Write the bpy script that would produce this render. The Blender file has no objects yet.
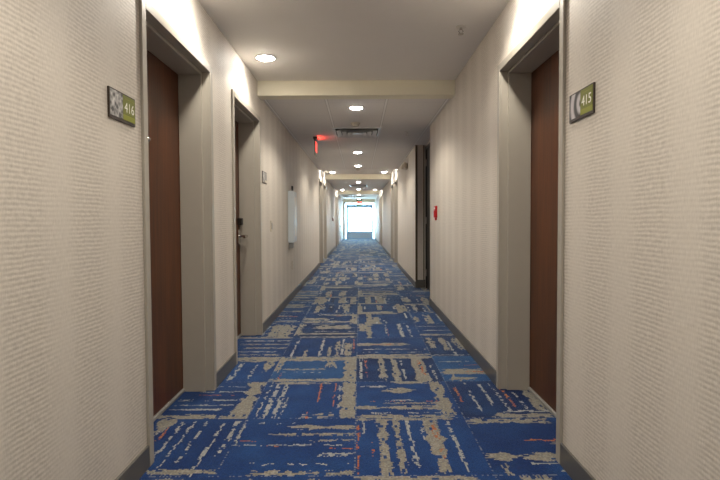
import bpy, bmesh, math
import numpy as np
from mathutils import Vector, Matrix

C = bpy.context.scene.collection
R = math.radians
rng = np.random.default_rng(7)

# ------------------------------------------------------------------ sizes
WL, WR = -0.965, 0.9145          # corridor wall faces
HI, LO = 2.44, 2.32              # plaster ceiling / tiled ceiling
BEAM = 2.30
YB, YE = -4.0, 28.5
TH = 0.28
FW, FH, CAS = 0.925, 2.062, 0.044  # door frame clear width, height, face
CAMZ = 1.112


def lin(r, g, b):
    f = lambda c: (c / 255 / 12.92) if c <= 10 else ((c / 255 + 0.055) / 1.055) ** 2.4
    return (f(r), f(g), f(b), 1)


# ------------------------------------------------------------------ helpers
def add_box(bm, x0, x1, y0, y1, z0, z1):
    vs = [bm.verts.new((x, y, z)) for x in (x0, x1) for y in (y0, y1) for z in (z0, z1)]
    for f in ((0, 1, 3, 2), (4, 6, 7, 5), (0, 4, 5, 1), (2, 3, 7, 6), (0, 2, 6, 4), (1, 5, 7, 3)):
        bm.faces.new([vs[i] for i in f])


def add_lathe(bm, prof, n=32, mat=None, cap=True):
    """prof: (radius, z) list, revolved about z."""
    M = mat or Matrix()
    rings = []
    for r, z in prof:
        if r < 1e-6:
            rings.append([bm.verts.new(M @ Vector((0, 0, z)))])
        else:
            rings.append([bm.verts.new(M @ Vector((r * math.cos(2 * math.pi * k / n), r * math.sin(2 * math.pi * k / n), z))) for k in range(n)])
    for a, b in zip(rings, rings[1:]):
        for k in range(n):
            k2 = (k + 1) % n
            if len(a) == 1 and len(b) == 1:
                continue
            if len(a) == 1:
                bm.faces.new((a[0], b[k2], b[k]))
            elif len(b) == 1:
                bm.faces.new((a[k], a[k2], b[0]))
            else:
                bm.faces.new((a[k], a[k2], b[k2], b[k]))


def add_tube(bm, pts, r, n=12):
    pts = [Vector(p) for p in pts]
    rings = []
    for i, p in enumerate(pts):
        d = (pts[min(i + 1, len(pts) - 1)] - pts[max(i - 1, 0)]).normalized()
        up = Vector((0, 0, 1)) if abs(d.z) < 0.9 else Vector((1, 0, 0))
        a = d.cross(up).normalized()
        b = d.cross(a)
        rings.append([bm.verts.new(p + r * (math.cos(2 * math.pi * k / n) * a + math.sin(2 * math.pi * k / n) * b)) for k in range(n)])
    for a, b in zip(rings, rings[1:]):
        for k in range(n):
            bm.faces.new((a[k], a[(k + 1) % n], b[(k + 1) % n], b[k]))
    bm.faces.new(rings[0][::-1])
    bm.faces.new(rings[-1])


def mk(name, bm, mat, parent=None, bevel=0.0, smooth=False, loc=None):
    bmesh.ops.recalc_face_normals(bm, faces=bm.faces)
    me = bpy.data.meshes.new(name)
    bm.to_mesh(me)
    bm.free()
    if smooth:
        me.polygons.foreach_set('use_smooth', [True] * len(me.polygons))
        try:
            me.set_sharp_from_angle(angle=R(40))
        except Exception:
            pass
    me.materials.append(mat)
    o = bpy.data.objects.new(name, me)
    C.objects.link(o)
    if parent:
        o.parent = parent
    if loc:
        o.location = loc
    if bevel:
        b = o.modifiers.new('Bevel', 'BEVEL')
        b.width = bevel
        b.segments = 2
        b.limit_method = 'ANGLE'
    return o


def box(name, dims, mat, parent=None, bevel=0.0):
    bm = bmesh.new()
    add_box(bm, *dims)
    return mk(name, bm, mat, parent, bevel)


def boxes(name, lst, mat, parent=None, bevel=0.0):
    bm = bmesh.new()
    for d in lst:
        add_box(bm, *d)
    return mk(name, bm, mat, parent, bevel)


def empty(name, loc, rz=0.0):
    o = bpy.data.objects.new(name, None)
    o.empty_display_size = 0.05
    C.objects.link(o)
    o.location = loc
    o.rotation_euler = (0, 0, rz)
    return o


def tag(o, label, cat, group=None, kind=None):
    o['label'] = label
    o['category'] = cat
    if group:
        o['group'] = group
    if kind:
        o['kind'] = kind
    return o


def struct(o, label, cat):
    return tag(o, label, cat, kind='structure')


def copy_tree(o, parent=None):
    c = o.copy()
    C.objects.link(c)
    if parent:
        c.parent = parent
    for ch in list(o.children):
        copy_tree(ch, c)
    return c


def text_mesh(name, s, size, mat, parent, M, extrude=0.0006):
    cu = bpy.data.curves.new(name, 'FONT')
    cu.body = s
    cu.size = size
    cu.extrude = extrude
    cu.align_x = 'CENTER'
    cu.align_y = 'CENTER'
    cu.resolution_u = 4
    t = bpy.data.objects.new(name, cu)
    C.objects.link(t)
    bpy.context.view_layer.update()
    me = bpy.data.meshes.new_from_object(t.evaluated_get(bpy.context.evaluated_depsgraph_get()))
    bpy.data.objects.remove(t)
    bpy.data.curves.remove(cu)
    me.transform(M)
    me.materials.clear()
    me.materials.append(mat)
    o = bpy.data.objects.new(name, me)
    C.objects.link(o)
    o.parent = parent
    return o


# ------------------------------------------------------------------ materials
def new_mat(name):
    m = bpy.data.materials.new(name)
    m.use_nodes = True
    nt = m.node_tree
    b = nt.nodes['Principled BSDF']
    return m, nt, b


def node(nt, typ, **kw):
    n = nt.nodes.new(typ)
    for k, v in kw.items():
        if k.startswith('i_'):
            n.inputs[int(k[2:])].default_value = v
        else:
            setattr(n, k, v)
    return n


def math_n(nt, op, a, b=None, clamp=False):
    n = nt.nodes.new('ShaderNodeMath')
    n.operation = op
    n.use_clamp = clamp
    for i, v in enumerate((a, b)):
        if v is None:
            continue
        if isinstance(v, (int, float)):
            n.inputs[i].default_value = v
        else:
            nt.links.new(v, n.inputs[i])
    return n.outputs[0]


def mix_c(nt, fac, a, b):
    n = nt.nodes.new('ShaderNodeMix')
    n.data_type = 'RGBA'
    for s, v in ((n.inputs[0], fac), (n.inputs[6], a), (n.inputs[7], b)):
        if isinstance(v, (int, float, tuple)):
            s.default_value = v
        else:
            nt.links.new(v, s)
    return n.outputs[2]


def obj_coord(nt, scale=(1, 1, 1)):
    tc = nt.nodes.new('ShaderNodeTexCoord')
    mp = nt.nodes.new('ShaderNodeMapping')
    mp.inputs['Scale'].default_value = scale
    nt.links.new(tc.outputs['Object'], mp.inputs[0])
    return mp.outputs[0]


def noise(nt, vec, scale, detail=2.0, rough=0.5):
    n = nt.nodes.new('ShaderNodeTexNoise')
    n.inputs['Scale'].default_value = scale
    n.inputs['Detail'].default_value = detail
    n.inputs['Roughness'].default_value = rough
    nt.links.new(vec, n.inputs['Vector'])
    return n.outputs['Fac']


def bump(nt, bsdf, h, strength, dist):
    n = nt.nodes.new('ShaderNodeBump')
    n.inputs['Strength'].default_value = strength
    n.inputs['Distance'].default_value = dist
    nt.links.new(h, n.inputs['Height'])
    nt.links.new(n.outputs[0], bsdf.inputs['Normal'])


def ramp(nt, fac, lo, hi):
    n = nt.nodes.new('ShaderNodeMapRange')
    n.inputs[1].default_value = lo
    n.inputs[2].default_value = hi
    nt.links.new(fac, n.inputs[0])
    return n.outputs[0]


def simple(name, col, rough=0.5, metal=0.0, var=0.06, nscale=30, bstr=0.0):
    """Plain finish with a little procedural unevenness."""
    m, nt, b = new_mat(name)
    v = obj_coord(nt)
    f = noise(nt, v, nscale)
    dark = tuple(c * (1 - var) for c in col[:3]) + (1,)
    lite = tuple(min(1, c * (1 + var)) for c in col[:3]) + (1,)
    nt.links.new(mix_c(nt, f, dark, lite), b.inputs['Base Color'])
    b.inputs['Roughness'].default_value = rough
    b.inputs['Metallic'].default_value = metal
    if bstr:
        bump(nt, b, noise(nt, v, nscale * 8), bstr, 0.001)
    return m


def wallpaper():
    m, nt, b = new_mat('woven wallpaper')
    tc = nt.nodes.new('ShaderNodeTexCoord')
    sep = nt.nodes.new('ShaderNodeSeparateXYZ')
    nt.links.new(tc.outputs['Object'], sep.inputs[0])
    along = math_n(nt, 'ADD', sep.outputs[0], sep.outputs[1])
    comb = nt.nodes.new('ShaderNodeCombineXYZ')
    nt.links.new(along, comb.inputs[0])
    nt.links.new(sep.outputs[2], comb.inputs[1])
    uv = comb.outputs[0]
    # rows of soft horizontal ridges that waver and break up
    wob = noise(nt, uv, 7.0, 2.0)
    zz = math_n(nt, 'ADD', sep.outputs[2], math_n(nt, 'MULTIPLY', wob, 0.014))
    comb2 = nt.nodes.new('ShaderNodeCombineXYZ')
    nt.links.new(math_n(nt, 'MULTIPLY', along, 48.0), comb2.inputs[0])
    nt.links.new(math_n(nt, 'MULTIPLY', zz, 75.0), comb2.inputs[1])
    brk = noise(nt, comb2.outputs[0], 1.0, 2.0, 0.6)
    row = math_n(nt, 'SINE', math_n(nt, 'MULTIPLY', zz, 2 * math.pi / 0.0150))
    row = math_n(nt, 'ADD', math_n(nt, 'MULTIPLY', row, 0.5), 0.5)
    weave = ramp(nt, math_n(nt, 'ADD', math_n(nt, 'MULTIPLY', row, 0.42), math_n(nt, 'MULTIPLY', brk, 0.95)), 0.25, 0.95)
    comb3 = nt.nodes.new('ShaderNodeCombineXYZ')
    nt.links.new(math_n(nt, 'MULTIPLY', along, 320.0), comb3.inputs[0])
    nt.links.new(math_n(nt, 'MULTIPLY', sep.outputs[2], 40.0), comb3.inputs[1])
    thread = noise(nt, comb3.outputs[0], 1.0, 1.0)
    # wide vertical stripes: alternately woven and smooth
    st = math_n(nt, 'SINE', math_n(nt, 'MULTIPLY', along, 2 * math.pi / 0.335))
    st2 = math_n(nt, 'SINE', math_n(nt, 'MULTIPLY', along, 2 * math.pi / 0.107))
    stripe = ramp(nt, math_n(nt, 'ADD', st, math_n(nt, 'MULTIPLY', st2, 0.12)), -1.0, 0.5)
    amp = math_n(nt, 'ADD', math_n(nt, 'MULTIPLY', stripe, 0.75), 0.25)
    fine = thread
    h = math_n(nt, 'ADD', math_n(nt, 'MULTIPLY', weave, amp), math_n(nt, 'MULTIPLY', fine, 0.35))
    lo, hi = lin(166, 156, 144), lin(226, 218, 206)
    inv = math_n(nt, 'MULTIPLY', math_n(nt, 'SUBTRACT', 0.62, weave), amp)
    fac = math_n(nt, 'SUBTRACT', 0.70, math_n(nt, 'MULTIPLY', inv, 0.5))
    fac = math_n(nt, 'SUBTRACT', fac, math_n(nt, 'MULTIPLY', stripe, 0.12))
    fac = math_n(nt, 'ADD', fac, math_n(nt, 'MULTIPLY', math_n(nt, 'SUBTRACT', fine, 0.5), 0.5), True)
    nt.links.new(mix_c(nt, fac, lo, hi), b.inputs['Base Color'])
    b.inputs['Roughness'].default_value = 0.62
    b.inputs['Specular IOR Level'].default_value = 0.3
    bump(nt, b, h, 0.2, 0.002)
    return m


def wood():
    m, nt, b = new_mat('mahogany veneer')
    v = obj_coord(nt, (30, 30, 1.3))
    n1 = noise(nt, v, 1.6, 6, 0.62)
    v2 = obj_coord(nt, (4, 4, 0.5))
    n2 = noise(nt, v2, 1.3, 3)
    f = ramp(nt, math_n(nt, 'ADD', math_n(nt, 'MULTIPLY', n1, 0.6), math_n(nt, 'MULTIPLY', n2, 0.4)), 0.35, 0.68)
    nt.links.new(mix_c(nt, f, lin(56, 27, 10), lin(106, 57, 24)), b.inputs['Base Color'])
    b.inputs['Roughness'].default_value = 0.38
    bump(nt, b, n1, 0.06, 0.001)
    return m


def ceiling_tile():
    m, nt, b = new_mat('acoustic tile')
    tc = nt.nodes.new('ShaderNodeTexCoord')
    sep = nt.nodes.new('ShaderNodeSeparateXYZ')
    nt.links.new(tc.outputs['Object'], sep.inputs[0])

    def line(sock, off, pitch, half):
        a = math_n(nt, 'DIVIDE', math_n(nt, 'SUBTRACT', sock, off), pitch)
        fr = math_n(nt, 'ABSOLUTE', math_n(nt, 'SUBTRACT', math_n(nt, 'FRACT', math_n(nt, 'ADD', a, 0.5)), 0.5))
        d = math_n(nt, 'MULTIPLY', fr, pitch)
        return math_n(nt, 'LESS_THAN', d, half), math_n(nt, 'LESS_THAN', d, half + 0.006)
    lx, gx = line(sep.outputs[0], -0.33, 0.61, 0.010)
    ly, gy = line(sep.outputs[1], 4.98, 0.61, 0.008)
    tee = math_n(nt, 'MAXIMUM', lx, math_n(nt, 'MULTIPLY', ly, 0.45))
    tee_shade = math_n(nt, 'MAXIMUM', gx, math_n(nt, 'MULTIPLY', gy, 0.4))
    f = noise(nt, tc.outputs['Object'], 160, 2)
    base = mix_c(nt, f, lin(224, 219, 212), lin(240, 235, 229))
    c1 = mix_c(nt, math_n(nt, 'MULTIPLY', tee_shade, 0.5), base, lin(160, 156, 151))  # slight shadow beside the tees, painted into the tile colour
    c2 = mix_c(nt, tee, c1, lin(246, 243, 238))
    nt.links.new(c2, b.inputs['Base Color'])
    b.inputs['Roughness'].default_value = 0.85
    bump(nt, b, f, 0.3, 0.001)
    return m


def carpet():
    m, nt, b = new_mat('patterned carpet')
    a = nt.nodes.new('ShaderNodeAttribute')
    a.attribute_name = 'yarn'
    tc = nt.nodes.new('ShaderNodeTexCoord')
    n = noise(nt, tc.outputs['Object'], 420, 2)
    hsv = nt.nodes.new('ShaderNodeHueSaturation')
    nt.links.new(a.outputs['Color'], hsv.inputs['Color'])
    nt.links.new(math_n(nt, 'ADD', math_n(nt, 'MULTIPLY', n, 0.5), 0.33), hsv.inputs['Value'])
    nt.links.new(hsv.outputs[0], b.inputs['Base Color'])
    b.inputs['Roughness'].default_value = 0.9
    b.inputs['Specular IOR Level'].default_value = 0.25
    b.inputs['Sheen Weight'].default_value = 0.3
    b.inputs['Sheen Tint'].default_value = (0.55, 0.82, 1, 1)  # cyan tint put in to imitate window glow on the far carpet
    b.inputs['Sheen Roughness'].default_value = 0.35
    bump(nt, b, n, 0.4, 0.003)
    return m


def glass():
    m, nt, b = new_mat('window glass')
    out = nt.nodes['Material Output']
    nt.nodes.remove(b)
    t = nt.nodes.new('ShaderNodeBsdfTransparent')
    t.inputs[0].default_value = (0.94, 0.97, 0.98, 1)
    g = nt.nodes.new('ShaderNodeBsdfGlossy')
    g.inputs['Roughness'].default_value = 0.02
    fr = nt.nodes.new('ShaderNodeFresnel')
    fr.inputs[0].default_value = 1.45
    mx = nt.nodes.new('ShaderNodeMixShader')
    nt.links.new(fr.outputs[0], mx.inputs[0])
    nt.links.new(t.outputs[0], mx.inputs[1])
    nt.links.new(g.outputs[0], mx.inputs[2])
    nt.links.new(mx.outputs[0], out.inputs[0])
    return m


def acrylic():
    m, nt, b = new_mat('green tinted acrylic')
    v = obj_coord(nt)
    nt.links.new(mix_c(nt, noise(nt, v, 12), lin(120, 160, 140), lin(135, 172, 152)), b.inputs['Base Color'])
    b.inputs['Transmission Weight'].default_value = 0.75
    b.inputs['Roughness'].default_value = 0.15
    b.inputs['IOR'].default_value = 1.3
    return m


def emit(name, col, strength):
    m, nt, b = new_mat(name)
    b.inputs['Base Color'].default_value = col
    b.inputs['Emission Color'].default_value = col
    b.inputs['Emission Strength'].default_value = strength
    b.inputs['Roughness'].default_value = 0.4
    return m


def photo_print(name, a, c, arc):
    m, nt, b = new_mat(name)
    v = obj_coord(nt, (1, 1, 1))
    n1 = noise(nt, v, 26, 3, 0.6)
    if arc:
        w = nt.nodes.new('ShaderNodeTexWave')
        w.wave_type = 'RINGS'
        w.inputs['Scale'].default_value = 5.5
        w.inputs['Distortion'].default_value = 3.0
        nt.links.new(v, w.inputs['Vector'])
        f = math_n(nt, 'MULTIPLY', w.outputs['Fac'], math_n(nt, 'ADD', n1, 0.4))
    else:
        w = nt.nodes.new('ShaderNodeTexVoronoi')
        w.inputs['Scale'].default_value = 48
        nt.links.new(v, w.inputs['Vector'])
        f = math_n(nt, 'ADD', math_n(nt, 'MULTIPLY', w.outputs['Distance'], 0.8), math_n(nt, 'MULTIPLY', math_n(nt, 'SUBTRACT', n1, 0.5), 1.4))
    nt.links.new(mix_c(nt, ramp(nt, f, 0.15, 0.75), a, c), b.inputs['Base Color'])
    b.inputs['Roughness'].default_value = 0.35
    return m


M_WALL = wallpaper()
M_WOOD = wood()
M_TILE = ceiling_tile()
M_CARPET = carpet()
M_GLASS = glass()
M_PLASTER = simple('painted plaster', lin(240, 236, 229), 0.75, var=0.02, nscale=5, bstr=0.05)
M_BEAM = simple('painted beam', lin(240, 233, 209), 0.7, var=0.02, nscale=5)
M_FRAME = simple('taupe enamel', lin(170, 163, 150), 0.42, var=0.03, nscale=14)
M_BASE = simple('grey vinyl', lin(92, 89, 84), 0.3, var=0.08, nscale=8)
M_ALU = simple('brushed aluminium', lin(170, 166, 160), 0.35, 0.7, nscale=60)
M_SADDLE = simple('threshold metal', lin(168, 166, 162), 0.4, 0.3, nscale=60)
M_CHROME = simple('satin chrome', lin(205, 202, 198), 0.2, 1.0, nscale=60)
M_BLACK = simple('black plastic', lin(26, 25, 24), 0.35)
M_WHITE = simple('white enamel', lin(222, 218, 208), 0.4, var=0.02)
M_VENT = simple('diffuser enamel', lin(226, 224, 220), 0.4, var=0.03)
M_DARK = simple('dark void', lin(34, 33, 32), 0.8)
M_RED = simple('red enamel', lin(196, 22, 26), 0.35)
M_DKRED = simple('dull red enamel', lin(128, 52, 44), 0.45)
M_BRONZE = simple('dark bronze', lin(58, 46, 38), 0.4)
M_OLIVE = simple('olive print', lin(112, 116, 22), 0.4, var=0.05)
M_LIME = simple('lime print', lin(134, 138, 10), 0.4, var=0.05)
M_OFFW = simple('off white print', lin(240, 238, 226), 0.5)
M_ESPRESSO = simple('espresso door', lin(20, 16, 14), 0.45, var=0.2, nscale=6)
M_GUARD = simple('bronze corner guard', lin(88, 74, 54), 0.45)
M_BEIGEP = simple('beige plastic', lin(196, 186, 168), 0.5)
M_CABINET = simple('pale blue grey enamel', lin(196, 203, 206), 0.35, var=0.04, nscale=10)
M_GREYP = simple('grey plastic', lin(140, 138, 134), 0.5)
M_WINFR = simple('blue grey window metal', lin(165, 205, 240), 0.4, var=0.04)
M_WINPAN = simple('grey spandrel', lin(176, 196, 212), 0.5, var=0.05)
M_LENS = emit('lit downlight lens', (1.0, 0.95, 0.88, 1), 75)
M_EXIT = emit('lit red letters', (1.0, 0.09, 0.07, 1), 1.3)
M_EXIT2 = emit('lit red letters far', (1.0, 0.06, 0.06, 1), 3)
M_ACRYL = acrylic()
M_PH1 = photo_print('grey leaf print', lin(70, 68, 68), lin(215, 212, 208), False)
M_PH2 = photo_print('grey swirl print', lin(38, 33, 34), lin(190, 184, 186), True)

# ------------------------------------------------------------------ carpet floor
T = 0.61
X0, Y0 = -0.03, 2.66
BLUES = np.array([lin(16, 58, 122)[:3], lin(20, 66, 132)[:3], lin(38, 88, 148)[:3], lin(14, 48, 106)[:3]])
BEIGE = np.array([lin(172, 167, 155)[:3], lin(148, 143, 131)[:3], lin(192, 188, 178)[:3], lin(126, 126, 122)[:3], lin(172, 158, 132)[:3]])
PALE = np.array([lin(186, 188, 184)[:3], lin(160, 164, 168)[:3], lin(200, 198, 190)[:3]])
ORANGE = np.array([lin(200, 104, 54)[:3], lin(180, 90, 52)[:3], lin(200, 146, 96)[:3]])
PAL = {'b': BEIGE, 'p': PALE, 'o': ORANGE, 'd': np.array([lin(18, 32, 84)[:3], lin(22, 40, 96)[:3]]), 's': np.array([lin(70, 108, 160)[:3], lin(58, 96, 150)[:3]])}

# bands: (axis, centre across, width across, start along, end along, colour, density); u runs across the corridor, v away from the camera
NEAR = {
    (-1, -1): [('H', .05, .07, .25, 1, 'b', .75), ('H', .17, .025, .3, 1, 'p', .5), ('H', .32, .04, .72, 1, 'p', .8), ('H', .42, .02, .7, .95, 'o', .5), ('H', .48, .025, .05, .95, 'p', .6),
               ('H', .47, .03, .3, .36, 'o', .8), ('H', .56, .03, .66, 1, 'b', .8), ('H', .67, .05, .3, 1, 'b', .85), ('H', .81, .07, .45, 1, 'b', .9), ('V', .02, .03, .5, 1, 'p', .7), ('H', .55, .03, .02, .2, 'o', .4), ('H', .9, .02, .1, .5, 'p', .3)],
    (0, -1): [('V', .08, .035, .72, 1, 'p', .75), ('V', .03, .02, .05, .9, 'o', .65), ('V', .24, .075, 0, 1, 'b', .9), ('V', .365, .06, 0, 1, 'b', .85), ('V', .47, .04, .1, 1, 'p', .6), ('V', .67, .12, .05, 1, 'b', .93),
              ('V', .69, .04, .3, .95, 'o', .55), ('V', .83, .045, .1, .9, 'p', .65), ('V', .58, .02, .5, 1, 'p', .5), ('V', .15, .02, .3, .5, 'o', .7), ('H', .98, .05, 0, .9, 'b', .9)],
    (1, -1): [('H', .93, .09, .05, .75, 'b', .85), ('H', .55, .035, .4, 1, 'o', .75), ('H', .50, .05, .6, 1, 'b', .7), ('H', .27, .09, .03, .8, 'b', .9), ('H', .17, .03, .35, 1, 'p', .7), ('V', .12, .06, 0, .15, 'b', .8), ('H', .07, .06, .5, .9, 'p', .6)],
    (-2, -1): [('V', .30, .03, .1, .8, 'p', .55), ('V', .45, .035, .2, .95, 'p', .6), ('V', .55, .03, .1, 1, 'p', .55), ('V', .66, .02, .1, .95, 'p', .5), ('V', .82, .035, 0, .9, 'p', .5), ('V', .94, .05, .3, 1, 'p', .7), ('V', .36, .025, .55, .8, 'o', .9), ('V', .3, .14, .75, 1, 'b', .9), ('H', .07, .06, .3, 1, 'b', .85)],
    (-2, 0): [('H', .05, .09, .1, .75, 'b', .9), ('H', .22, .05, .25, .7, 'p', .85), ('H', .33, .03, .2, .9, 'p', .55), ('H', .46, .04, .2, 1, 'p', .55), ('H', .6, .03, .2, .8, 'o', .35), ('H', .7, .04, .35, .9, 'p', .6), ('H', .85, .03, .3, .8, 'p', .5), ('V', .91, .16, 0, 1, 'b', .95), ('H', .02, .07, .75, 1, 'b', .95)],
    (-1, 0): [('V', .07, .025, 0, 1, 'p', .55), ('V', .15, .05, .05, 1, 'p', .65), ('V', .24, .05, .05, 1, 'p', .75), ('V', .3, .03, 0, .5, 'p', .6), ('V', .62, .02, .45, .95, 'o', .95), ('V', .78, .02, .3, 1, 'o', .6), ('V', .83, .025, .2, .9, 'p', .6), ('V', .93, .13, 0, 1, 'b', .93), ('H', .96, .06, .1, .75, 'b', .9), ('H', .05, .1, .5, .8, 'b', .5), ('V', .55, .03, .02, .2, 'o', .6)],
    (0, 0): [('H', .04, .075, 0, .88, 'b', .93), ('H', .12, .03, .1, .8, 'p', .4), ('H', .25, .075, 0, .92, 'b', .9), ('H', .36, .035, .3, .9, 'b', .85), ('H', .41, .02, .1, .85, 'o', .65), ('H', .44, .03, .35, .6, 'p', .8), ('H', .72, .1, .3, .62, 'b', .9), ('V', .88, .12, .1, 1, 'b', .93), ('H', .84, .06, .02, .28, 'p', .6), ('H', .97, .08, .45, .85, 'b', .85)],
    (1, 0): [('V', .07, .03, .4, .8, 'o', .85), ('V', .2, .04, .1, 1, 'p', .55), ('V', .36, .04, .3, 1, 'p', .6), ('V', .48, .03, .15, .9, 'p', .55), ('V', .56, .035, .25, .85, 'o', .8), ('V', .66, .025, .2, .8, 'p', .5), ('V', .8, .1, .15, 1, 'b', .85), ('H', .04, .1, .3, .85, 'b', .9), ('H', .15, .05, .4, .9, 'p', .6)],
    (-1, 1): [('H', .06, .09, 0, 1, 'b', .9), ('V', .93, .16, 0, 1, 'b', .95), ('H', .46, .05, .1, .62, 'b', .8), ('H', .9, .16, .1, 1, 'b', .92), ('V', .68, .12, .55, .9, 'b', .9), ('V', .03, .1, .4, 1, 'b', .9), ('H', .35, .03, .1, .6, 'p', .4), ('V', .1, .03, .02, .3, 'o', .5)],
    (0, 1): [('V', .06, .04, .1, 1, 'p', .7), ('V', .12, .03, .2, .8, 'o', .4), ('V', .32, .08, .1, 1, 'b', .88), ('V', .48, .08, 0, 1, 'b', .85), ('V', .57, .03, .1, .9, 'p', .6), ('V', .78, .15, 0, 1, 'b', .93), ('V', .8, .05, .2, .8, 'o', .45), ('V', .93, .04, .1, .6, 'p', .6), ('H', .95, .1, 0, 1, 'b', .92)],
    (1, 1): [('H', .35, .2, .05, .8, 'b', .93), ('H', .34, .05, .3, .8, 'o', .35), ('H', .75, .05, .1, .8, 'p', .6), ('H', .6, .03, .3, .8, 'o', .4), ('H', .1, .08, .1, .35, 'b', .9), ('V', .15, .1, 0, .2, 'b', .9)],
    (-2, 1): [('H', .9, .2, .3, 1, 'b', .93), ('V', .9, .1, .4, 1, 'b', .9), ('V', .4, .06, .2, .6, 'p', .7), ('V', .55, .06, .1, .7, 'p', .7), ('V', .75, .03, .1, .7, 'p', .5)],
    (-1, 2): [('V', .12, .04, 0, 1, 'p', .7), ('V', .5, .05, .05, 1, 'p', .8), ('V', .3, .05, .0, .35, 'b', .8), ('V', .62, .04, 0, .5, 'b', .8), ('V', .73, .07, 0, .8, 'b', .9), ('V', .8, .04, .1, 1, 'p', .8), ('V', .88, .1, .05, .7, 'b', .9), ('V', .96, .02, .2, .9, 'o', .7)],
    (0, 2): [('H', .62, .14, 0, .75, 'b', .9), ('H', .62, .04, 0, .7, 'o', .3), ('H', .35, .05, .1, 1, 'p', .5), ('H', .05, .1, 0, 1, 'b', .85), ('H', .2, .03, .1, .9, 'p', .5)],
    (1, 2): [('V', .1, .1, .4, 1, 'b', .9), ('V', .28, .1, .3, 1, 'b', .92), ('V', .5, .12, .35, 1, 'b', .92), ('V', .35, .04, 0, .8, 'p', .8), ('V', .6, .04, 0, .5, 'p', .7), ('H', .05, .05, 0, .6, 'p', .6)],
    (-2, 2): [('H', .85, .06, .3, 1, 'p', .7), ('H', .65, .06, .3, 1, 'b', .85), ('H', .45, .06, .4, 1, 'b', .85), ('H', .25, .05, .3, .9, 'p', .7), ('H', .75, .03, .3, .9, 'd', .9), ('H', .1, .06, .4, 1, 'b', .7)],
    (-1, 3): [('H', .08, .08, .1, 1, 'b', .85), ('H', .3, .09, 0, 1, 'b', .93), ('H', .45, .04, .3, 1, 'p', .6), ('H', .75, .3, .3, .9, 'b', .93), ('V', .03, .14, .2, 1, 'b', .93), ('H', .6, .05, .1, .95, 'd', .9)],
    (0, 3): [('V', .13, .2, .45, 1, 'b', .93), ('V', .2, .09, 0, .6, 'b', .9), ('V', .5, .02, .1, .6, 'o', .8), ('V', .48, .03, .3, .9, 'p', .6), ('V', .72, .07, .1, 1, 'p', .85), ('V', .86, .04, .1, .9, 'p', .7)],
    (-2, 3): [('V', .75, .35, .1, .95, 'b', .9), ('H', .04, .12, .1, 1, 'b', .93), ('V', .5, .05, .2, .9, 'p', .7)],
    (1, 3): [('H', .2, .1, 0, .8, 'b', .9), ('H', .5, .05, .1, .7, 'p', .7), ('H', .8, .04, 0, .8, 'p', .7), ('H', .05, .1, .2, .8, 'd', .9)],
}


TONE = {(-1, -1): 1, (0, -1): 1, (1, -1): 0, (-2, -1): 0, (-1, 0): 1, (0, 0): 1, (-2, 0): 0, (1, 0): 3}


def random_bands():
    ax = 'H' if rng.random() < 0.5 else 'V'
    out = []
    dense = rng.random()
    for _ in range(rng.integers(2, 5) + (2 if dense > .6 else 0)):
        a = rng.random() * .5
        out.append((ax, rng.random(), rng.uniform(.06, .17), a if rng.random() < .5 else 0, min(1, a + rng.uniform(.4, .9)), 'b', .92))
    for _ in range(rng.integers(4, 8)):
        a = rng.random() * .5
        out.append((ax, rng.random(), rng.uniform(.02, .045), a, min(1, a + rng.uniform(.3, .7)), 'p', .6))
    if rng.random() < .6:
        a = rng.random() * .6
        out.append((ax, rng.random(), .03, a, a + .35, 'o', .6))
    if rng.random() < .55:
        out.append(('V' if ax == 'H' else 'H', rng.choice([.05, .95]), .13, 0, rng.uniform(.5, 1), 'b', .93))
    if rng.random() < .4:
        out.append((ax, rng.random(), .1, .1, .9, 'd', .9))
    return out


def paint_tile(n, key):
    """n x n cells, rows = v (away from the camera), cols = u."""
    base = BLUES[rng.choice(4, p=[.45, .35, .06, .14])]
    if key in TONE:
        base = BLUES[TONE[key]]
    q = rng.normal(0, 1, (7, 7))                                    # soft lighter and darker patches
    gi = np.linspace(0, 6, n)
    q = np.stack([np.interp(gi, np.arange(7), r) for r in q])
    q = np.stack([np.interp(gi, np.arange(7), c) for c in q.T]).T
    img = (base[None, None] + np.clip(q, -1, 1.5)[..., None] * .18 * (BLUES[2] - BLUES[3])) * rng.uniform(.84, 1.16, (n, n, 1))
    u = (np.arange(n) + .5) / n
    for ax, c, w, a, b, col, dens in NEAR.get(key) or random_bands():
        across, along = u[:, None], u[None, :]                      # across index first
        k = max(2, int(n / 7))
        wig = np.interp(np.arange(n), np.linspace(0, n - 1, k + 2), rng.normal(0, 1, k + 2))
        half = (w / 2) * {'o': .75, 'p': .8}.get(col, 1) * (1 + .28 * wig[None, :]) + rng.normal(0, .005, (n, n))
        end_a = a + rng.normal(0, .03, (n, 1))
        end_b = b + rng.normal(0, .03, (n, 1))
        m = (np.abs(across - c) < half) & (along > end_a) & (along < end_b)
        # broken yarn: gaps run along the band
        g = rng.random((n, int(n / 2.2) + 2))
        g = np.repeat(g, 3, axis=1)[:, :n] if n < 70 else np.repeat(np.repeat(g[::2], 2, axis=0)[:n], 4, axis=1)[:, :n]
        m &= (g < dens)
        pal = PAL[col]
        yarn = pal[rng.integers(0, len(pal), (n, n))]
        yarn = .55 * yarn + .45 * pal.mean(0) * rng.uniform(.8, 1.2, (n, n, 1))
        if ax == 'H':                                               # across = v (rows)
            img[m] = yarn[m]
        else:
            mt = m.T
            img[mt] = yarn[mt]
    # pale stitching along the edge of the tile
    e = rng.random(n) < .35
    img[0, e] = .5 * img[0, e] + .5 * PALE[0]
    e = rng.random(n) < .35
    img[e, 0] = .5 * img[e, 0] + .5 * PALE[0]
    return img


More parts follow.
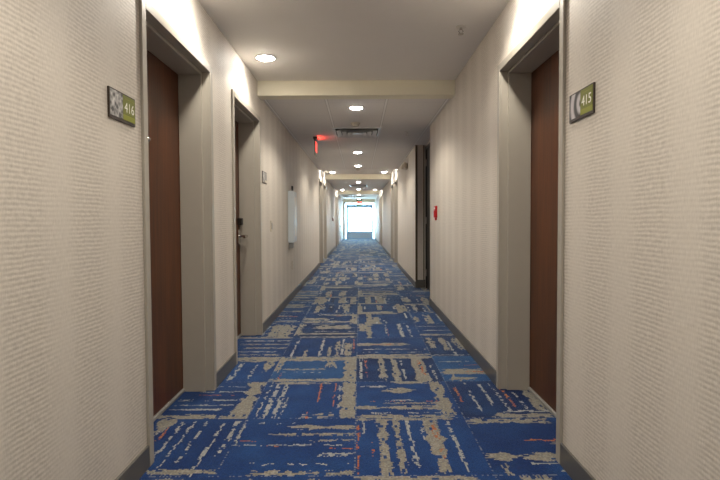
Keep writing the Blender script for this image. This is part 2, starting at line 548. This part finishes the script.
def build_floor():
    V, F, COL = [], [], []
    base = 0
    for k0, k1, n in ((-11, -3, 12), (-2, 3, 80), (4, 12, 30), (13, 42, 15)):
        rows = k1 - k0 + 1
        img = np.zeros((rows * n, 4 * n, 3))
        for k in range(k0, k1 + 1):
            for i in range(-2, 2):
                img[(k - k0) * n:(k - k0 + 1) * n, (i + 2) * n:(i + 3) * n] = paint_tile(n, (i, k))
        xs = X0 + T * (-2 + np.arange(4 * n + 1) / n)
        ys = Y0 + T * (k0 + np.arange(rows * n + 1) / n)
        gx, gy = np.meshgrid(xs, ys)
        V.append(np.stack([gx.ravel(), gy.ravel(), np.zeros(gx.size)], 1))
        nx = 4 * n + 1
        r, c = np.meshgrid(np.arange(rows * n), np.arange(4 * n), indexing='ij')
        a = base + r * nx + c
        F.append(np.stack([a, a + 1, a + nx + 1, a + nx], -1).reshape(-1, 4))
        COL.append(img.reshape(-1, 3))
        base += gx.size
    V = np.concatenate(V)
    F = np.concatenate(F)
    COL = np.concatenate(COL)
    me = bpy.data.meshes.new('floor')
    me.vertices.add(len(V))
    me.vertices.foreach_set('co', V.astype(np.float32).ravel())
    me.loops.add(F.size)
    me.loops.foreach_set('vertex_index', F.astype(np.int32).ravel())
    me.polygons.add(len(F))
    me.polygons.foreach_set('loop_start', (np.arange(len(F)) * 4).astype(np.int32))
    me.update(calc_edges=True)
    at = me.attributes.new('yarn', 'FLOAT_COLOR', 'FACE')
    at.data.foreach_set('color', np.concatenate([COL, np.ones((len(COL), 1))], 1).astype(np.float32).ravel())
    me.materials.append(M_CARPET)
    o = bpy.data.objects.new('floor', me)
    C.objects.link(o)
    return o


struct(build_floor(), 'blue carpet floor with beige and orange broken stripes', 'floor')

# ------------------------------------------------------------------ door layout
ALC = [(2.05, 4.61), (11.5, 14.0), (19.3, 21.8)]
LEFT_DOORS = [(2.645, -1), (4.165, 1), (12.0, -1), (13.4, 1), (19.8, -1), (21.2, 1)]
RIGHT_DOORS = [(2.648, -1), (12.0, -1), (13.4, 1), (19.8, -1), (21.2, 1)]
NY0, NY1, NX = 6.23, 7.83, 1.075           # niche in the right wall
HW = FW / 2 + 0.02                          # half of the hole in the wall


def wall_boxes(x0, x1, centres, y0, y1, zt=2.6):
    out, y = [], y0
    for c in centres:
        out.append((x0, x1, y, c - HW, 0, zt))
        out.append((x0, x1, c - HW, c + HW, FH + 0.02, zt))
        y = c + HW
    out.append((x0, x1, y, y1, 0, zt))
    return out


struct(boxes('wall_left', wall_boxes(WL - TH, WL, [d[0] for d in LEFT_DOORS], YB, YE), M_WALL), 'beige woven wallpaper wall on the side with two near doors', 'wall')
rb = wall_boxes(WR, WR + TH, [RIGHT_DOORS[0][0]], YB, NY0) + wall_boxes(WR, WR + TH, [d[0] for d in RIGHT_DOORS[1:]], NY1, YE)
rb.append((NX + 0.05, WR + TH, NY0, NY1, 0, 2.6))
struct(boxes('wall_right', rb, M_WALL), 'beige woven wallpaper wall with the red alarm box and a niche', 'wall')
struct(box('wall_back', (WL - TH, WR + TH, YB - 0.2, YB, 0, 2.6), M_WALL), 'beige wallpaper wall closing the corridor opposite the window', 'wall')

# end wall with its opening
OX0, OX1, OZ = -0.86, 0.885, 2.13
struct(boxes('wall_end', [(WL, OX0, YE, YE + 0.2, 0, 2.6), (OX1, WR, YE, YE + 0.2, 0, 2.6), (OX0, OX1, YE, YE + 0.2, OZ, 2.6)], M_WALL), 'short wall around the bright window at the end of the corridor', 'wall')

# ceilings
hi = [(WL, WR, a, b, HI, 2.6) for a, b in ALC]
struct(boxes('ceiling', hi, M_PLASTER), 'smooth off white plaster ceiling above the door pairs', 'ceiling')
tl = [(WL, WR, YB, 2.05, LO, 2.6), (WL, WR, 4.76, 11.5, LO, 2.6), (WL, WR, 14.15, 19.3, LO, 2.6), (WL, WR, 21.95, YE, LO, 2.6), (WR, NX + 0.05, NY0, NY1, LO, 2.6)]
struct(boxes('ceiling_tiled', tl, M_TILE), 'grey acoustic tile ceiling in a white grid', 'ceiling')
for i, (a, b) in enumerate(ALC):
    struct(box('trim_%d' % (i + 1), (WL, WR, b, b + 0.15, BEAM, 2.6), M_BEAM), ['cream ceiling beam after the nearest plaster ceiling', 'cream ceiling beam beyond the second group of doors', 'cream ceiling beam beyond the third group of doors'][i], 'ceiling beam')
struct(box('trim_4', (WL, WR, 28.0, YE, 2.16, LO), M_BEAM), 'cream boxed soffit above the end window', 'ceiling beam')


# baseboards
def base_run(x0, x1, centres, y0, y1):
    out, y = [], y0
    for c in centres:
        out.append((x0, x1, y, c - FW / 2 - CAS, 0, 0.1))
        y = c + FW / 2 + CAS
    out.append((x0, x1, y, y1, 0, 0.1))
    return out


struct(boxes('baseboard_left', base_run(WL, WL + 0.012, [d[0] for d in LEFT_DOORS], YB, YE), M_BASE, bevel=0.003), 'dark grey vinyl baseboard along the wall with two near doors', 'baseboard')
bb = base_run(WR - 0.012, WR, [RIGHT_DOORS[0][0]], YB, NY0) + base_run(WR - 0.012, WR, [d[0] for d in RIGHT_DOORS[1:]], NY1, YE)
bb.append((WR, NX - 0.005, NY1 - 0.012, NY1, 0, 0.13))
struct(boxes('baseboard_right', bb, M_BASE, bevel=0.003), 'dark grey vinyl baseboard along the wall with the red alarm box', 'baseboard')
struct(box('trim_5', (WR - 0.004, WR + 0.03, NY1 - 0.014, NY1 - 0.004, 0.13, LO), M_GUARD), 'brown corner guard on the far edge of the niche', 'corner guard')
struct(box('trim_6', (NX - 0.035, NX - 0.02, NY1 - 0.012, NY1, 0.13, LO), M_GUARD), 'brown edge strip beside the dark niche door', 'edge strip')


# ------------------------------------------------------------------ doors
def make_door(n, side):
    """Local x points into the corridor, y along the wall; side = which local y carries the handle."""
    root = empty('door_%d' % n, (0, 0, 0))
    h = FW / 2
    bm = bmesh.new()
    for s in (-1, 1):
        y = lambda a, b: (min(s * a, s * b), max(s * a, s * b))
        add_box(bm, 0, 0.013, *y(h, h + CAS), 0, FH + CAS)                    # face
        add_box(bm, -TH, 0.0, *y(h, h + 0.0195), 0, FH + 0.0195)            # jamb
        add_box(bm, -0.188, -0.042, *y(h - 0.018, h), 0, FH)                # stop
    add_box(bm, 0, 0.013, -h, h, FH, FH + CAS)
    add_box(bm, -TH, 0.0, -h, h, FH, FH + 0.0195)
    add_box(bm, -0.188, -0.042, -h + 0.018, h - 0.018, FH - 0.018, FH)
    mk('door_frame', bm, M_FRAME, root, bevel=0.0025)
    leaf = box('door_leaf', (-0.235, -0.19, -h + 0.002, h - 0.002, 0.021, FH - 0.002), M_WOOD, root, bevel=0.002)
    # peephole
    bm = bmesh.new()
    add_lathe(bm, [(0, 0.009), (0.007, 0.009), (0.013, 0.004), (0.014, -0.001)], 20, Matrix.Translation((-0.19, 0, 1.56)) @ Matrix.Rotation(R(90), 4, 'Y'))
    mk('peephole', bm, M_CHROME, leaf, smooth=True)
    # lock: black reader above a lever on a plate
    yh = side * (h - 0.07)
    box('lock_plate', (-0.19, -0.172, yh - 0.03, yh + 0.03, 0.89, 1.03), M_CHROME, leaf, bevel=0.004)
    box('card_reader', (-0.19, -0.145, yh - 0.028, yh + 0.028, 1.07, 1.135), M_BLACK, leaf, bevel=0.006)
    bm = bmesh.new()
    add_tube(bm, [(-0.175, yh, 0.965), (-0.125, yh, 0.965), (-0.105, yh - side * 0.01, 0.965), (-0.098, yh - side * 0.03, 0.964), (-0.095, yh - side * 0.12, 0.960), (-0.098, yh - side * 0.135, 0.960)], 0.012)
    mk('lever_handle', bm, M_CHROME, leaf, smooth=True)
    box('threshold', (-0.24, -0.177, -h, h, 0, 0.02), M_SADDLE, root, bevel=0.004)
    return root


DL = {}
n = 0
LBL = {
    ('L', 0): 'mahogany door in taupe frame beside room sign 416', ('L', 1): 'mahogany door with visible lever handle, beyond the door marked 416',
    ('R', 0): 'mahogany door in taupe frame beside room sign 415',
    ('L', 2): 'third mahogany door along the wall of room 416', ('L', 3): 'fourth mahogany door along the wall of room 416',
    ('L', 4): 'fifth mahogany door along the wall of room 416', ('L', 5): 'farthest mahogany door along the wall of room 416',
    ('R', 1): 'first mahogany door beyond the niche on the alarm box wall', ('R', 2): 'second mahogany door beyond the niche on the alarm box wall',
    ('R', 3): 'third mahogany door beyond the niche on the alarm box wall', ('R', 4): 'farthest mahogany door on the alarm box wall',
}
proto = {}
for sd, lst in (('L', LEFT_DOORS), ('R', RIGHT_DOORS)):
    for i, (yc, near) in enumerate(lst):
        n += 1
        ls = near if sd == 'L' else -near
        if ls not in proto:
            d = proto[ls] = make_door(n, ls)
        else:
            d = copy_tree(proto[ls])
            d.name = 'door_%d' % n
        d.location = (WL if sd == 'L' else WR, yc, 0)
        d.rotation_euler = (0, 0, 0 if sd == 'L' else math.pi)
        struct(d, LBL[(sd, i)], 'door')

# dark door in the niche
nd = empty('door_%d' % (n + 1), (NX, (NY0 + NY1) / 2, 0))
hw = (NY1 - NY0) / 2
boxes('door_frame', [(0.0, 0.05, -hw, -hw + 0.05, 0, 2.29), (0.0, 0.05, hw - 0.05, hw, 0, 2.29), (0.0, 0.05, -hw + 0.05, hw - 0.05, 2.24, 2.29)], M_ESPRESSO, nd, bevel=0.002)
boxes('header_panel', [(0.006, 0.05, -hw, hw, 2.29, LO)], M_WALL, nd)
for s in (-1, 1):
    lf = box('door_leaf', (0.012, 0.05, min(0.002 * s, s * (hw - 0.052)), max(0.002 * s, s * (hw - 0.052)), 0.006, 2.238), M_ESPRESSO, nd, bevel=0.002)
    for z in (0.25, 1.1, 2.03):
        bm = bmesh.new()
        add_tube(bm, [(0.004, s * (hw - 0.051), z - 0.055), (0.004, s * (hw - 0.051), z + 0.055)], 0.009)
        mk('hinge', bm, M_ALU, lf, smooth=True)
struct(nd, 'black double door inside the niche beyond the red alarm box', 'door')

# ------------------------------------------------------------------ end window
w = empty('window_1', (0, YE + 0.06, 0))
fx0, fx1, fz = -0.785, 0.81, 2.03          # blue frame, inside a narrow ring of glass
gx0, gx1, gz0, gz1 = -0.665, 0.69, 0.43, 1.82
boxes('outer_frame', [(OX0, OX0 + 0.015, -0.03, 0.03, 0, OZ), (OX1 - 0.015, OX1, -0.03, 0.03, 0, OZ), (OX0 + 0.015, OX1 - 0.015, -0.03, 0.03, OZ - 0.015, OZ)], M_WHITE, w)
boxes('window_frame', [(fx0, gx0, -0.04, 0.04, 0, fz), (gx1, fx1, -0.04, 0.04, 0, fz), (gx0, gx1, -0.04, 0.04, gz1, fz), (gx0, gx1, -0.04, 0.04, 0.37, gz0), (gx0, gx1, -0.04, 0.04, 0, 0.05)], M_WINFR, w, bevel=0.004)
box('lower_panel', (gx0, gx1, -0.015, 0.015, 0.05, 0.37), M_WINPAN, w)
box('main_pane', (gx0, gx1, -0.004, 0.004, gz0, gz1), M_GLASS, w)
box('side_pane', (OX0 + 0.015, fx0, -0.004, 0.004, 0, OZ - 0.015), M_GLASS, w)
box('side_pane', (fx1, OX1 - 0.015, -0.004, 0.004, 0, OZ - 0.015), M_GLASS, w)
box('top_pane', (fx0, fx1, -0.004, 0.004, fz, OZ - 0.015), M_GLASS, w)
struct(w, 'bright full height window with blue grey frame at the corridor end', 'window')


# ------------------------------------------------------------------ room signs
def make_sign(text, photo, label, x, y, z, rz, field, strip):
    s = empty('room_sign', (x, y, z), rz)
    W_, H_ = 0.107, 0.059
    box('backplate', (0.0005, 0.008, -W_, W_, -H_, H_), M_BRONZE, s, bevel=0.001)
    e = 0.006
    # as read: picture first, green field after it; local y runs to the reader's right
    box('picture_panel', (0.0075, 0.0092, -W_ + e, -0.002, -H_ + 2 * e, H_ - e), photo, s)
    g = box('number_panel', (0.0075, 0.0092, -0.001, W_ - e, -0.022, H_ - e), field, s)
    box('colour_strip', (0.0075, 0.0092, -0.001, W_ - e, -H_ + 2 * e, -0.0235), strip, s)
    box('rule', (0.0085, 0.0096, 0.012, W_ - e - 0.003, 0.038, 0.0405), strip, g)
    if text:
        M = Matrix.Translation((0.0092, 0.052, 0.004)) @ Matrix.Rotation(R(90), 4, 'Z') @ Matrix.Rotation(R(90), 4, 'X')
        text_mesh('number', text, 0.056, M_OFFW, g, M)
    tag(s, label, 'sign', 'room signs')
    return s


make_sign('416', M_PH1, 'olive room sign reading 416 with a grey leaf picture', WL, 1.962, 1.572, 0, M_OLIVE, M_LIME)
make_sign('415', M_PH2, 'olive room sign reading 415 with a dark swirl picture', WR, 1.978, 1.582, math.pi, M_OLIVE, M_LIME)
make_sign('', M_PH1, 'small grey sign on the wall just past the door with the lever handle', WL, 4.875, 1.545, 0, M_GREYP, M_BEIGEP)

# ------------------------------------------------------------------ wall devices
# red alarm
a = empty('mounted_fire_alarm', (WR, 5.70, 1.19), math.pi)
box('housing', (0, 0.024, -0.055, 0.055, -0.055, 0.085), M_RED, a, bevel=0.006)
box('pull_handle', (0.0235, 0.034, -0.028, 0.028, -0.05, 0.03), M_RED, a, bevel=0.004)
box('lock_block', (0, 0.02, -0.02, 0.02, -0.085, -0.056), M_RED, a, bevel=0.004)
box('name_strip', (0.0235, 0.0252, -0.04, 0.04, 0.05, 0.066), M_OFFW, a)
tag(a, 'red fire alarm pull box on beige wall before the niche', 'fire alarm', None)

# pale cabinet
c = empty('wall_cabinet', (WL, 6.63, 0.81))
body = boxes('body', [(0, 0.068, -0.15, 0.15, 0, 0.70)], M_CABINET, c, bevel=0.006)
box('door', (0.0685, 0.08, -0.145, 0.145, 0.008, 0.692), M_CABINET, c, bevel=0.003)
box('window_strip', (0.0795, 0.083, -0.06, 0.09, 0.08, 0.62), M_WHITE, c, bevel=0.002)
box('top_tab', (0.03, 0.055, -0.02, 0.02, 0.701, 0.775), M_BLACK, c, bevel=0.003)
box('lower_block', (0.0, 0.06, -0.12, -0.02, -0.075, -0.001), M_GREYP, c, bevel=0.008)
tag(c, 'tall pale blue grey wall cabinet with a black tab on top', 'cabinet')

# plates
p = empty('wall_plate', (WL, 5.24, 1.05))
box('plate', (0, 0.008, -0.04, 0.04, -0.06, 0.06), M_BEIGEP, p, bevel=0.002)
box('rocker', (0.0075, 0.0125, -0.017, 0.017, -0.034, 0.034), M_GREYP, p, bevel=0.001)
tag(p, 'small beige wall switch plate between room sign and pale cabinet', 'wall plate')
p = empty('power_outlet', (WL, 6.85, 0.47))
box('plate', (0, 0.008, -0.036, 0.036, -0.06, 0.06), M_BEIGEP, p, bevel=0.002)
for zz in (-0.026, 0.026):
    box('socket', (0.0075, 0.0105, -0.016, 0.016, zz - 0.014, zz + 0.014), M_WHITE, p, bevel=0.001)
tag(p, 'beige power outlet low on the wall under the pale cabinet', 'outlet')
a = empty('mounted_fire_alarm', (WL, 17.2, 1.14))
box('housing', (0, 0.025, -0.05, 0.05, -0.06, 0.06), M_DKRED, a, bevel=0.006)
box('pull_handle', (0.0245, 0.034, -0.03, 0.03, -0.05, 0.02), M_DKRED, a, bevel=0.003)
tag(a, 'tiny dark red alarm box far down the wall of room 416', 'fire alarm')

# emergency light with two heads
e = empty('mounted_emergency_light', (WR, 9.2, 2.13), math.pi)
box('housing', (0, 0.06, -0.13, 0.13, -0.05, 0.05), M_BEIGEP, e, bevel=0.01)
for s in (-1, 1):
    bm = bmesh.new()
    Mx = Matrix.Translation((0.055, s * 0.17, 0.01)) @ Matrix.Rotation(R(70), 4, 'Y')
    add_lathe(bm, [(0, -0.03), (0.03, -0.028), (0.05, 0.015), (0.054, 0.03), (0.05, 0.032), (0.03, 0.012), (0, 0.006)], 24, Mx)
    hd = mk('lamp_head', bm, M_BEIGEP, e, smooth=True)
    bm = bmesh.new()
    add_tube(bm, [(0.03, s * 0.10, 0), (0.045, s * 0.165, 0.005)], 0.012)
    mk('bracket', bm, M_BEIGEP, hd, smooth=True)
tag(e, 'wall mounted emergency light with two round heads beyond the niche', 'emergency light')


# ------------------------------------------------------------------ ceiling devices
def make_downlight():
    d = empty('recessed_downlight', (0, 0, 0))
    bm = bmesh.new()
    add_lathe(bm, [(0.068, -0.001), (0.084, -0.001), (0.09, -0.003), (0.089, -0.006), (0.08, -0.008), (0.07, -0.006), (0.068, -0.001)], 40)
    mk('trim_ring', bm, M_WHITE, d, smooth=True)
    bm = bmesh.new()
    add_lathe(bm, [(0, -0.022), (0.025, -0.0205), (0.045, -0.016), (0.06, -0.010), (0.0695, -0.004), (0.0695, -0.002), (0, -0.0015)], 40)
    mk('lens', bm, M_LENS, d, smooth=True)
    return d


def lamp(parent, power, size, blend):
    L = bpy.data.lights.new('downlight_lamp', 'SPOT')
    L.energy = power
    L.color = (1.0, 0.925, 0.805)
    L.spot_size = R(size)
    L.spot_blend = blend
    L.shadow_soft_size = 0.05
    o = bpy.data.objects.new('downlight_lamp', L)
    C.objects.link(o)
    o.parent = parent
    o.location = (0, 0, -0.03)
    return o


DOWN = [
    (-0.76, 2.66, HI, 'round downlight over the door of room 416'), (0.71, 2.63, HI, 'round downlight over the door of room 415'),
    (-0.76, 3.96, HI, 'lit round downlight in the plaster ceiling before the near beam'),
    (-0.03, 5.2, LO, 'lit round downlight in the tiled ceiling just past the near beam'),
    (-0.03, 8.6, LO, 'second lit downlight in the tiled ceiling, beyond the square vent'),
    (-0.03, 10.7, LO, 'third lit downlight in the tiled ceiling, before the smoke detector'),
    (-0.74, 11.95, HI, 'downlight over the third door on the room 416 wall'), (-0.74, 13.35, HI, 'downlight over the fourth door on the room 416 wall'),
    (0.69, 11.95, HI, 'downlight over the first door beyond the niche'), (0.69, 13.35, HI, 'downlight over the second door beyond the niche'),
    (-0.03, 15.3, LO, 'lit downlight just past the second ceiling beam'), (-0.03, 18.8, LO, 'lit downlight before the third group of doors'),
    (-0.74, 19.75, HI, 'downlight over the fifth door on the room 416 wall'), (-0.74, 21.15, HI, 'downlight over the farthest door on the room 416 wall'),
    (0.69, 19.75, HI, 'downlight over the third door beyond the niche'), (0.69, 21.15, HI, 'downlight over the farthest door on the alarm box wall'),
    (-0.03, 22.9, LO, 'lit downlight just past the third ceiling beam'), (-0.03, 27.2, LO, 'lit downlight nearest the end window'),
    (-0.03, 0.9, LO, 'unseen downlight added in the tiled ceiling to light the near walls'), (-0.03, -1.6, LO, 'second unseen downlight added in the tiled ceiling to light the near walls'),  # both out of view, added to light the near walls
]
P_HI, P_LO = 18, 38
dp = make_downlight()
for i, (x, y, z, lb) in enumerate(DOWN):
    d = dp if i == 0 else None
    if d is None:
        d = dp.copy()
        C.objects.link(d)
        for ch in dp.children:
            if ch.type == 'MESH':
                k = ch.copy()
                C.objects.link(k)
                k.parent = d
    d.location = (x, y, z)
    lamp(d, *((P_HI, 139, 0.25) if z == HI else (P_LO, 150, 0.4)))
    tag(d, lb, 'ceiling light', 'recessed downlights')


def make_vent():
    v = empty('ceiling_vent', (0, 0, 0))
    boxes('frame', [(-.3, -.265, -.3, .3, -.012, -.001), (.265, .3, -.3, .3, -.012, -.001), (-.265, .265, -.3, -.265, -.012, -.001), (-.265, .265, .265, .3, -.012, -.001)], M_VENT, v, bevel=0.002)
    box('backing', (-.265, .265, -.265, .265, -.004, -.001), M_DARK, v)
    for k, (ro, ri) in enumerate(((.25, .20), (.185, .135), (.12, .07))):
        bm = bmesh.new()
        outer = [bm.verts.new((sx * ro, sy * ro, -.034)) for sx, sy in ((-1, -1), (1, -1), (1, 1), (-1, 1))]
        inner = [bm.verts.new((sx * ri, sy * ri, -.006)) for sx, sy in ((-1, -1), (1, -1), (1, 1), (-1, 1))]
        o2 = [bm.verts.new((sx * (ro - .004), sy * (ro - .004), -.035)) for sx, sy in ((-1, -1), (1, -1), (1, 1), (-1, 1))]
        i2 = [bm.verts.new((sx * (ri - .004), sy * (ri - .004), -.007)) for sx, sy in ((-1, -1), (1, -1), (1, 1), (-1, 1))]
        for q in range(4):
            r_ = (q + 1) % 4
            bm.faces.new((outer[q], outer[r_], inner[r_], inner[q]))
            bm.faces.new((o2[q], i2[q], i2[r_], o2[r_]))
            bm.faces.new((outer[q], o2[q], o2[r_], outer[r_]))
            bm.faces.new((inner[q], inner[r_], i2[r_], i2[q]))
        mk('louver', bm, M_VENT, v)
    box('centre_plate', (-.06, .06, -.06, .06, -.03, -.004), M_VENT, v, bevel=0.003)
    return v


vp = make_vent()
for i, (x, y, lb) in enumerate(((-0.03, 6.62, 'square slatted ceiling vent beside the hanging exit sign'), (-0.03, 16.9, 'square ceiling vent past the second ceiling beam'), (-0.03, 24.2, 'square ceiling vent nearest the end window'))):
    v = vp if i == 0 else copy_tree(vp)
    v.location = (x, y, LO)
    v.scale = (1.08, 1.08, 1.0)
    tag(v, lb, 'vent', 'ceiling vents')


def make_detector():
    s = empty('smoke_detector', (0, 0, 0))
    bm = bmesh.new()
    add_lathe(bm, [(0, -0.0005), (0.06, -0.0005), (0.06, -0.014), (0.056, -0.018), (0, -0.018)], 32)
    mk('base', bm, M_BEIGEP, s, smooth=True)
    bm = bmesh.new()
    add_lathe(bm, [(0, -0.018), (0.046, -0.0182), (0.044, -0.036), (0.03, -0.046), (0, -0.049)], 32)
    mk('sensor_head', bm, M_BEIGEP, s, smooth=True)
    return s


sp = make_detector()
for i, (x, y, lb) in enumerate(((-0.045, 6.02, 'beige smoke detector just before the nearest ceiling vent'), (-0.03, 11.3, 'beige smoke detector at the end of the first tiled ceiling'))):
    s = sp if i == 0 else copy_tree(sp)
    s.location = (x, y, LO)
    tag(s, lb, 'smoke detector', 'smoke detectors')


def make_sprinkler():
    s = empty('fire_sprinkler', (0, 0, 0))
    bm = bmesh.new()
    add_lathe(bm, [(0, -0.0005), (0.036, -0.0005), (0.034, -0.006), (0.02, -0.009), (0, -0.009)], 28)
    mk('escutcheon', bm, M_WHITE, s, smooth=True)
    bm = bmesh.new()
    add_lathe(bm, [(0, -0.009), (0.009, -0.009), (0.009, -0.02), (0, -0.02)], 16)
    add_tube(bm, [(-0.008, 0, -0.02), (-0.015, 0, -0.032), (-0.004, 0, -0.048)], 0.0028, 8)
    add_tube(bm, [(0.008, 0, -0.02), (0.015, 0, -0.032), (0.004, 0, -0.048)], 0.0028, 8)
    mk('frame_arms', bm, M_CHROME, s, smooth=True)
    bm = bmesh.new()
    add_lathe(bm, [(0, -0.047), (0.019, -0.048), (0.019, -0.051), (0, -0.051)], 20)
    mk('deflector', bm, M_CHROME, s, smooth=True)
    return s


kp = make_sprinkler()
for i, (x, y, z, lb) in enumerate(((0.705, 3.35, HI, 'small chrome sprinkler head in the plaster ceiling'), (0.66, 6.63, LO, 'small sprinkler head in the tiled ceiling beside the niche'))):
    s = kp if i == 0 else copy_tree(kp)
    s.location = (x, y, z)
    tag(s, lb, 'sprinkler', 'fire sprinklers')


# ------------------------------------------------------------------ exit signs
def exit_sign(label, loc, rz, mat, h=0.27):
    """Lettered face looks along local +x."""
    s = empty('exit_sign', loc, rz)
    box('canopy', (-0.03, 0.03, -0.12, 0.12, -0.028, -0.001), M_BRONZE, s, bevel=0.003)
    box('panel', (-0.007, 0.007, -0.155, 0.155, -h, -0.028), M_ACRYL, s, bevel=0.001)
    M = Matrix.Translation((0.0085, 0, -h / 2 - 0.014)) @ Matrix.Rotation(R(90), 4, 'Z') @ Matrix.Rotation(R(90), 4, 'X') @ Matrix.Diagonal((0.78, 1.25, 1, 1))
    text_mesh('lettering', 'EXIT', 0.17, mat, s, M, 0.001)
    if mat is M_EXIT:                                   # area lamp added to throw the red glow onto the ceiling
        L = bpy.data.lights.new('red_glow_lamp', 'AREA')
        L.shape = 'RECTANGLE'
        L.size, L.size_y = 0.02, 0.3
        L.energy = 0.35
        L.color = (1.0, 0.05, 0.03)
        lo_ = bpy.data.objects.new('red_glow_lamp', L)
        C.objects.link(lo_)
        lo_.parent = s
        lo_.location = (0.034, 0, -0.04)
        lo_.rotation_euler = (0, R(-125), 0)
    tag(s, label, 'exit sign')
    return s


exit_sign('hanging exit sign seen edge on beside the square vent, glowing red', (-0.635, 7.08, LO), 0, M_EXIT)
exit_sign('small red exit sign hanging in front of the end window', (0.0, 27.85, LO), -math.pi / 2, M_EXIT2, 0.42)

# ------------------------------------------------------------------ world, camera, view
wd = bpy.data.worlds.new('World')
bpy.context.scene.world = wd
wd.use_nodes = True
bg = wd.node_tree.nodes['Background']
bg.inputs[0].default_value = (0.55, 0.83, 1.0, 1)
bg.inputs[1].default_value = 15.0

cam = bpy.data.cameras.new('Camera')
cam.sensor_width = 36
cam.lens = 24.0
cam.shift_x = 0.5 / 720
cam.shift_y = -4.9 / 720
cam.clip_start = 0.05
cam.clip_end = 200
co = bpy.data.objects.new('Camera', cam)
C.objects.link(co)
co.location = (0, 0, CAMZ)
co.rotation_euler = (R(90 - 1.8), R(0.27), 0)
bpy.context.scene.camera = co

vs = bpy.context.scene.view_settings
vs.view_transform = 'Standard'
vs.look = 'None'
vs.gamma = 1
vs.use_curve_mapping = False
vs.exposure = 0.7
